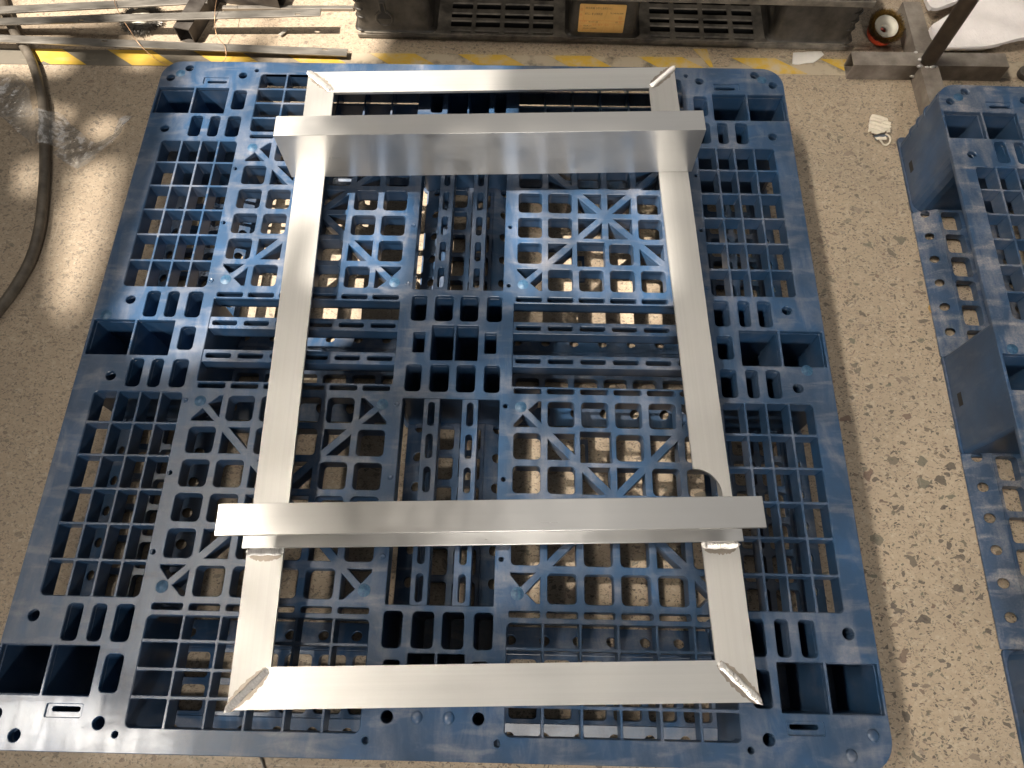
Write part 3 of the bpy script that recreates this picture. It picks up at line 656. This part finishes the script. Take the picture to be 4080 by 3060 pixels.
text('埼玉東工場', -39, -20, 5, 'ink', 18); text('埼玉県三郷市東町', -39, -26, 4, 'ink', 30); text('荷', -48, -22, 7, 'redink', 6); text('取扱', 36, 0, 8, 'redink', 8); text('品名  備考  月日', -20, -17, 4.5, 'redink', 36)
for x0, y0, x1, y1 in ((-40, -5, -39.5, 33), (-49, -5.3, 49, -4.7), (-49, -12.8, 49, -12.3), (-40, -33, -39.6, -13), (28, -33, 28.4, -13)):
    bm = bmesh.new(); box(bm, x0 / 1000, y0 / 1000, .0005, x1 / 1000, y1 / 1000, .0006); link('ruled_line', bm_mesh('ruled_line', bm), 'redink', lb)
for x, dx in ((-16, -9), (12, -8)):   # creases
    link('crease', tube_mesh('crease', [((x + dx * t) / 1000 + .0012 * math.sin(9 * t), (33 - 66 * t) / 1000, .0002) for t in [i / 10 for i in range(11)]], .0011, 6), 'label', lb)
# steel offcuts lying on the black pallet
for k, (x, y, rz, ln) in enumerate(((.395, -.012, 1.35, .16), (.30, .03, .9, .2))):
    bm = bmesh.new(); box(bm, 0, -.010, 0, ln, .010, .002); bevel(bm, .0004, 1)
    o = link('steel_offcut', bm_mesh('steel_offcut', bm), 'steel', None, (.276 + x, .826 + y - .0075 * x, .1490 + .003 * k), (0, 0, rz)); tag(o, ['thin steel strip poking over the front edge of the black pallet', 'thin steel strip lying flat on top of the black pallet'][k], 'strip')

# ------------------------------------------------------------------ steel strips, tubes and clutter at the back left
def strip(name, A, B, w, th, slots, label, mat='steel'):
    A, B = Vector(A), Vector(B); d = B - A; L_ = d.length
    sl_ = [rr(s * 1000 - 6, -w * 500 + 3 + o_, s * 1000 + 6, -w * 500 + 7.6 + o_, 2.2, 4) for s, o_ in slots]
    me = plate_mesh(name, rr(0, -w * 500, L_ * 1000, w * 500), sl_, -th, 0, .0005)
    o = link(name, me, mat); o.location = A; o.rotation_euler = (0, -math.asin(d.z / L_), math.atan2(d.y, d.x)); tag(o, label, 'steel strip'); return o
strip('steel_strip', (-1.18, .860, .037), (-.62, .909, .037), .0225, .004, [], 'plain steel strip farthest back on the hose at top left')
strip('steel_strip', (-1.18, .835, .030), (-.350, .851, .0560), .0215, .0035, [(.29, 2), (.78, 1)], 'middle slotted steel strip resting across the hose and square tube')
strip('steel_strip', (-1.18, .793, .0305), (-.292, .777, .0145), .0215, .0035, [(.345, 10), (.838, 12)], 'front slotted steel strip resting just behind the hazard tape')
strip('steel_strip', (-.60, .921, .008), (-.296, .9255, .008), .010, .007, [], 'narrow steel strip lying on the floor beside the black pallet')
def square_tube(name, length, s, wall, mat, label=None, parent=None):
    """hollow tube along +X from the origin, resting on z=0"""
    bm = bmesh.new(); h = s / 2; o4 = [(-h, 0), (h, 0), (h, s), (-h, s)]; i4 = [(-h + wall, wall), (h - wall, wall), (h - wall, s - wall), (-h + wall, s - wall)]
    R = {}
    for x in (0, length): R[x] = ([bm.verts.new((x, y, z)) for y, z in o4], [bm.verts.new((x, y, z)) for y, z in i4])
    for i in range(4):
        j = (i + 1) % 4; a, b = R[0], R[length]
        bm.faces.new((a[0][i], a[0][j], b[0][j], b[0][i])); bm.faces.new((a[1][j], a[1][i], b[1][i], b[1][j]))
        bm.faces.new((a[0][j], a[0][i], a[1][i], a[1][j])); bm.faces.new((b[0][i], b[0][j], b[1][j], b[1][i]))
    bmesh.ops.recalc_face_normals(bm, faces=bm.faces[:])
    o = link(name, bm_mesh(name, bm), mat, parent)
    if label: tag(o, label, 'steel tube')
    return o
o = square_tube('square_tube', .36, .038, .0022, 'tube', 'dark square steel tube with open end under the slotted strip'); o.location = (-.662, .816, 0); o.rotation_euler = (0, 0, math.radians(77))
o = square_tube('square_tube', .30, .040, .0022, 'tube', 'dark square steel tube lying crosswise at the top edge beside the black pallet'); o.location = (-.462, .938, 0); o.rotation_euler = (0, 0, math.radians(170))
# hose
hp = spline([(-1.16, 1.02, .0102), (-1.113, .924, .0102), (-1.060, .833, .0102), (-1.027, .791, .0102), (-.996, .748, .0102), (-.964, .690, .0102), (-.940, .639, .0102), (-.924, .595, .0102), (-.908, .540, .0102), (-.891, .483, .0102), (-.876, .427, .0102), (-.859, .349, .0102), (-.850, .294, .0102), (-.848, .230, .0102), (-.857, .178, .0102), (-.874, .125, .0102), (-.92, .03, .0102), (-1.0, -.08, .0102)], 6)
tag(link('rubber_hose', tube_mesh('rubber_hose', hp, .0102, 14), 'hose'), 'thick dirty grey hose curving along the floor at the left', 'hose')
# wire wheel brush
def bristle(bm, a, b, w, side):
    a, b, s = Vector(a), Vector(b), Vector(side).normalized() * w
    v = [bm.verts.new(a - s), bm.verts.new(a + s), bm.verts.new(b + s * .5), bm.verts.new(b - s * .5)]; bm.faces.new(v)
wb = empty('wire_wheel', (-.779, .878, 0)); tag(wb, 'grey knotted wire wheel brush lying on the floor under the steel strips', 'wire wheel')
bm = bmesh.new()
for i in range(64):
    a = 2 * PI * i / 64
    for k in range(16):
        da = a + random.gauss(0, .018); r0 = .024; r1 = .049 + random.uniform(-.003, .003); z = random.uniform(.004, .016)
        bristle(bm, (r0 * math.cos(a), r0 * math.sin(a), .010), (r1 * math.cos(da), r1 * math.sin(da), z), .00055, (-math.sin(a), math.cos(a), random.uniform(-.8, .8)))
link('bristles', bm_mesh('bristles', bm), 'wheelwire', wb)
bm = bmesh.new()
for i in range(64):
    a = 2 * PI * i / 64; pts = [(.021, -.0022), (.034, -.0030), (.041, -.0018)]
    vs = [bm.verts.new((r * math.cos(a + t / r), r * math.sin(a + t / r), z)) for r, t, z in ((.021, -.0009, .013), (.021, .0009, .013), (.040, .0016, .0135), (.043, 0, .012), (.040, -.0016, .0135))]; bm.faces.new(vs)
    vs = [bm.verts.new((r * math.cos(a + t / r), r * math.sin(a + t / r), z)) for r, t, z in ((.021, -.0009, .0135), (.021, .0009, .0135), (.036, .0003, .0165), (.036, -.0003, .0165))]; bm.faces.new(vs)
link('wire_knots', bm_mesh('wire_knots', bm), 'wheelwire', wb)
bm = bmesh.new(); lathe(bm, [(.0075, .005), (.0075, .0175), (.012, .0180), (.022, .0165), (.025, .012), (.022, .006), (.010, .004)], 40, closed=True)
link('hub', bm_mesh('hub', bm, True), 'dish', wb)
# copper wire
wp = spline([(-.835, .93, .03), (-.826, .89, .042), (-.80, .845, .040), (-.775, .81, .034), (-.755, .782, .031), (-.72, .755, .012), (-.67, .733, .006), (-.61, .735, .006), (-.565, .752, .010), (-.562, .778, .024), (-.585, .81, .03), (-.585, .85, .055), (-.59, .93, .055)], 8)
tag(link('copper_wire', tube_mesh('copper_wire', wp, .0007, 6), 'copper'), 'thin curled copper wire looping over the steel strips', 'wire')
# swarf crumbs
for k, (x, y, s, lab) in enumerate(((-.447, .848, .010, 'small grey scrap on the sunlit floor between the steel strips'), (-.318, .748, .005, 'tiny grey crumb on the tape beside the front strip end'))):
    bm = bmesh.new(); bmesh.ops.create_icosphere(bm, subdivisions=2, radius=s)
    for v in bm.verts: v.co = Vector((v.co.x * .55, v.co.y * 1.6 + v.co.x * .3, v.co.z * .35)) * random.uniform(.7, 1.25)
    mz = min(v.co.z for v in bm.verts); o = link('metal_scrap', bm_mesh('metal_scrap', bm), 'grit', None, (x, y, -mz + .0014 * k), (0, 0, -.5)); tag(o, lab, 'scrap')

# ------------------------------------------------------------------ plastic bag
from mathutils import noise as mn
def sheet(name, poly, zf, step=5.0):
    bm = bmesh.new(); bmv = {}
    # outline fill: constrained by subdividing a triangulated polygon
    vs = [bm.verts.new((x / 1000, y / 1000, 0)) for x, y in poly]; bm.faces.new(vs)
    bmesh.ops.triangulate(bm, faces=bm.faces[:])
    for _ in range(6):
        es = [e for e in bm.edges if e.calc_length() > step / 1000]
        if not es: break
        bmesh.ops.subdivide_edges(bm, edges=es, cuts=1); bmesh.ops.triangulate(bm, faces=bm.faces[:])
    for v in bm.verts: v.co.z = zf(v.co.x, v.co.y)
    return bm_mesh(name, bm, True)
def crinkle(x, y, amp, sc, base):
    a = mn.ridged_multi_fractal(Vector((x * sc, y * sc, 3.3)), .9, 2.1, 4, 1.0, 2.0); return base + amp * a
HPX = [(-.876, .427), (-.908, .540), (-.924, .595), (-.964, .690), (-.996, .748)]
def hose_h(x, y):
    best = 9
    for (x0, y0), (x1, y1) in zip(HPX, HPX[1:]):
        t = max(0, min(1, ((x - x0) * (x1 - x0) + (y - y0) * (y1 - y0)) / ((x1 - x0) ** 2 + (y1 - y0) ** 2))); best = min(best, math.hypot(x - x0 - t * (x1 - x0), y - y0 - t * (y1 - y0)))
    return max(0, .0245 * math.exp(-(best / .022) ** 2))
bag = empty('plastic_bag', (0, 0, 0)); tag(bag, 'crumpled clear plastic bag lying over the grey hose', 'plastic bag')
A = [(-1130, 690), (-1058, 704), (-1017, 702), (-989, 677), (-956, 640), (-945, 592), (-975, 584), (-1012, 582), (-1040, 600), (-1140, 610)]
B = [(-1010, 582), (-954, 590), (-905, 587), (-895, 597), (-882, 592), (-863, 570), (-835, 548), (-813, 529), (-795, 520), (-763, 544), (-747, 576), (-740, 592), (-736, 590), (-744, 570), (-760, 520), (-795, 484), (-823, 456), (-845, 467), (-871, 484), (-866, 503), (-915, 496), (-938, 523), (-975, 552)]
link('film', sheet('film', A, lambda x, y: crinkle(x, y, .0055, 16, .003) + hose_h(x, y)), 'film', bag)
link('film', sheet('film', B, lambda x, y: crinkle(x, y, .0045, 20, .002) + hose_h(x, y)), 'film', bag)
hem = spline([(-.823, .457, .004), (-.795, .484, .007), (-.765, .519, .012), (-.752, .555, .016), (-.745, .578, .013), (-.737, .591, .009)], 6)
bm = bmesh.new(); prv = None
for i, p in enumerate(hem):
    w = .0035 + .003 * math.sin(i * .35); tlt = .7 + .5 * math.sin(i * .25); q = [bm.verts.new(p + Vector((-w, w * .55, w * tlt))), bm.verts.new(p + Vector((w, -w * .55, -w * tlt * .2)))]
    if prv: bm.faces.new((prv[0], prv[1], q[1], q[0]))
    prv = q
link('hem', bm_mesh('hem', bm, True), 'film', bag)

# ------------------------------------------------------------------ clutter at the back right
# cup brush
cb = empty('cup_brush', (.900, .856, 0)); tag(cb, 'red cup wire brush with brassy bristles beside the black pallet', 'wire brush')
tilt = Matrix.Rotation(math.radians(16), 4, Vector((1, .25, 0))); up = Matrix.Translation((0, 0, .010))
bm = bmesh.new(); lathe(bm, [(.012, .0), (.028, .0015), (.0315, .006), (.0325, .022), (.030, .022), (.0285, .008), (.012, .004)], 40, up @ tilt, True); link('cup', bm_mesh('cup', bm, True), 'red', cb)
bm = bmesh.new(); lathe(bm, [(.0065, .018), (.0095, .0225), (.0125, .0215), (.020, .024), (.0255, .030), (.0265, .031), (.0270, .030), (.021, .022), (.0085, .012)], 40, up @ tilt, True); link('dish', bm_mesh('dish', bm, True), 'dish', cb)
for nm, mt, cnt, ra, rb in (('bristles', 'brass', 2600, .027, .040), ('bristles', 'wire', 1500, .031, .043)):
    bm = bmesh.new()
    for _ in range(cnt):
        a = random.uniform(0, 2 * PI); r0 = random.uniform(.027, .0315); r1 = random.uniform(ra + .004, rb); z1 = random.uniform(.030, .043) - (r1 - .03) * .5
        m1 = Vector((r0 * math.cos(a), r0 * math.sin(a), .016)); e = Vector((r1 * math.cos(a + random.gauss(0, .06)), r1 * math.sin(a + random.gauss(0, .06)), z1))
        m1 = up @ tilt @ m1; e = up @ tilt @ e; bristle(bm, m1, e, .00038, (random.uniform(-1, 1), random.uniform(-1, 1), random.uniform(-.4, .4)))
    link(nm, bm_mesh(nm, bm), mt, cb)
# cross-foot stand
st = empty('tube_stand', (.972, .752, 0)); tag(st, 'steel stand with square tube cross foot and rusty round post', 'stand')
for (dx, dy, rz, ln, mt) in ((-.0195, 0, PI, .141, 'tubeworn'), (.0195, 0, 0, .152, 'tubeworn'), (0, .0205, PI / 2, .153, 'tubeworn'), (0, -.0205, -PI / 2, .30, 'tubeworn')):
    o = square_tube('foot_tube', ln, .039, .0022, mt, parent=st); o.location = (dx, dy, .0); o.rotation_euler = (0, 0, rz)
bm = bmesh.new(); box(bm, -.0194, -.0194, .0004, .0194, .0194, .0386); link('foot_joint', bm_mesh('foot_joint', bm), 'tubeworn', st)
link('post', tube_mesh('post', [(0, -.006, .0387), (0, -.006, .35), (0, -.006, .72)], .0165, 28), 'rust', st)
for k, (x, y, z, s) in enumerate(((-.021, .0195, .039, .003), (-.020, -.0205, .038, .0042), (-.022, -.0215, .012, .004), (.006, -.0225, .0395, .0045), (.013, -.022, .039, .003), (-.016, -.004, .041, .0045), (-.005, -.023, .039, .003))):
    bm = bmesh.new(); bmesh.ops.create_icosphere(bm, subdivisions=2, radius=s)
    for v in bm.verts: v.co = Vector((v.co.x * 1.5, v.co.y, v.co.z * .7)) * random.uniform(.9, 1.1)
    link('weld_spot', bm_mesh('weld_spot', bm, True), 'weld', st, (x, y, z))
# foam sheets
def foam(name, poly, z, th, label, wav):
    me = sheet(name, poly, lambda x, y: z + wav * math.sin(x * 21 + y * 9) + .003 * math.sin(y * 60 + x * 33) + .0006 * mn.noise(Vector((x * 400, y * 400, 0))), 7)
    o = link(name, me, 'foam'); md = o.modifiers.new('thick', 'SOLIDIFY'); md.thickness = th; md.offset = -1; bv = o.modifiers.new('round', 'BEVEL'); bv.width = th * .35; bv.segments = 3; bv.limit_method = 'ANGLE'
    tag(o, label, 'foam sheet'); return o
def soft(poly, n=5):
    return [(p.x, p.y) for p in spline([(x, y, 0) for x, y in poly] + [(poly[0][0], poly[0][1], 0)], n)][:-1]
foam('foam_sheet', soft([(1030, 886), (1016, 872), (1011, 838), (1020, 815), (1046, 803), (1120, 812), (1211, 829), (1330, 850), (1330, 1010), (1250, 1010), (1150, 962), (1085, 920)]), .026, .010, 'large white packing foam sheet on the floor behind the stand', .004)
foam('foam_sheet', soft([(1012, 952), (1013, 925), (1024, 915), (1046, 920), (1098, 952), (1150, 1000), (1040, 1010)]), .034, .010, 'smaller white packing foam flap at the top edge behind the stand', .003)
# paper scrap
me = sheet('paper_scrap', [(704, 806), (740, 810), (767, 812), (772, 801), (757, 786), (744, 776), (728, 775), (711, 770), (698, 772), (701, 790)], lambda x, y: .0030 + .0008 * mn.noise(Vector((x * 90, y * 90, 1))), 6)
o = link('paper_scrap', me, 'paper'); md = o.modifiers.new('thick', 'SOLIDIFY'); md.thickness = .0006; tag(o, 'torn white paper scrap lying on the tape in front of the black pallet', 'paper')
# steel slug
bm = bmesh.new(); lathe(bm, [(.0001, .001), (.016, .001), (.017, .003), (.017, .013), (.0155, .0145), (.0001, .0145)], 32); o = link('steel_slug', bm_mesh('steel_slug', bm, True), 'tube', None, (1.203, .748, 0)); tag(o, 'small round steel slug on the floor at the right edge', 'slug')
# face mask
mk = empty('face_mask', (.856, .590, 0)); tag(mk, 'crumpled soiled white face mask lying on the floor between the pallets', 'face mask')
def ml(*pts): return [((x * 1000 - 856), (y * 1000 - 590)) for x, y in pts]
def cloth(name, poly, z, slope, mat, seed, amp=.0010, th=.0007):
    def zf(x, y): return z + slope[0] * x + slope[1] * y + amp * math.sin((y * .9 + x * .35) * 620 + seed) + amp * .8 * mn.noise(Vector((x * 90, y * 90, seed)))
    me = sheet(name, poly, zf, 2.5); o = link(name, me, mat, mk); md = o.modifiers.new('thick', 'SOLIDIFY'); md.thickness = th; md.offset = 1; return o
cloth('folded_cloth', ml((.842, .620), (.847, .627), (.858, .628), (.868, .625), (.878, .619), (.880, .605), (.876, .592), (.860, .590), (.842, .592), (.834, .596)), .0065, (0, -.02), 'maskw', 1)
cloth('folded_cloth', ml((.838, .607), (.848, .610), (.862, .604), (.850, .588), (.838, .582), (.830, .577), (.833, .590)), .0085, (.03, 0), 'maskw', 2)
cloth('folded_cloth', ml((.836, .583), (.845, .588), (.858, .596), (.872, .606), (.879, .600), (.878, .588), (.868, .580), (.858, .574), (.846, .571), (.836, .572)), .0115, (0, .05), 'maskw', 4, .0014)
cloth('folded_cloth', ml((.866, .584), (.877, .592), (.877, .577), (.868, .576)), .0080, (0, 0), 'maskw', 6, .001)
cloth('lining', ml((.842, .573), (.868, .578), (.872, .570), (.860, .562), (.845, .560)), .0035, (0, 0), 'maskb', 5, .0008)
cloth('folded_cloth', ml((.843, .565), (.852, .567), (.860, .566), (.866, .569), (.866, .560), (.856, .560), (.846, .558)), .0055, (0, 0), 'maskw', 8, .0006)
lp = spline([(.866, .575, .006), (.871, .570, .007), (.874, .562, .006), (.871, .553, .004), (.864, .548, .003), (.859, .550, .003), (.855, .557, .004), (.852, .562, .005)], 8)
bm = bmesh.new(); prv = None
for i, p in enumerate(lp):
    t = (lp[min(i + 1, len(lp) - 1)] - lp[max(i - 1, 0)]).normalized(); s = Vector((-t.y, t.x, 0)) * .0019; p = p - Vector((.856, .590, 0)); q = [bm.verts.new(p - s), bm.verts.new(p + s)]
    if prv: bm.faces.new((prv[0], prv[1], q[1], q[0]))
    prv = q
o = link('ear_loop', bm_mesh('ear_loop', bm, True), 'maskw', mk); md = o.modifiers.new('thick', 'SOLIDIFY'); md.thickness = .0012; md.offset = 0
# dry leaf
me = sheet('dry_leaf', [(873, 160), (875, 152), (879, 149), (884, 155), (885, 163), (881, 168), (876, 167)], lambda x, y: .004 + .0018 * math.sin(x * 500) + .0012 * math.sin(y * 420), 2)
o = link('dry_leaf', me, 'leaf'); md = o.modifiers.new('thick', 'SOLIDIFY'); md.thickness = .0008; tag(o, 'small dry orange leaf on the floor against the right pallet', 'leaf')
# pin at the bottom edge
o = link('steel_pin', tube_mesh('steel_pin', [(-.268, -.612, .003), (-.256, -.638, .003)], .0022, 10), 'steel'); tag(o, 'thin shiny steel pin on the floor at the bottom edge', 'pin')
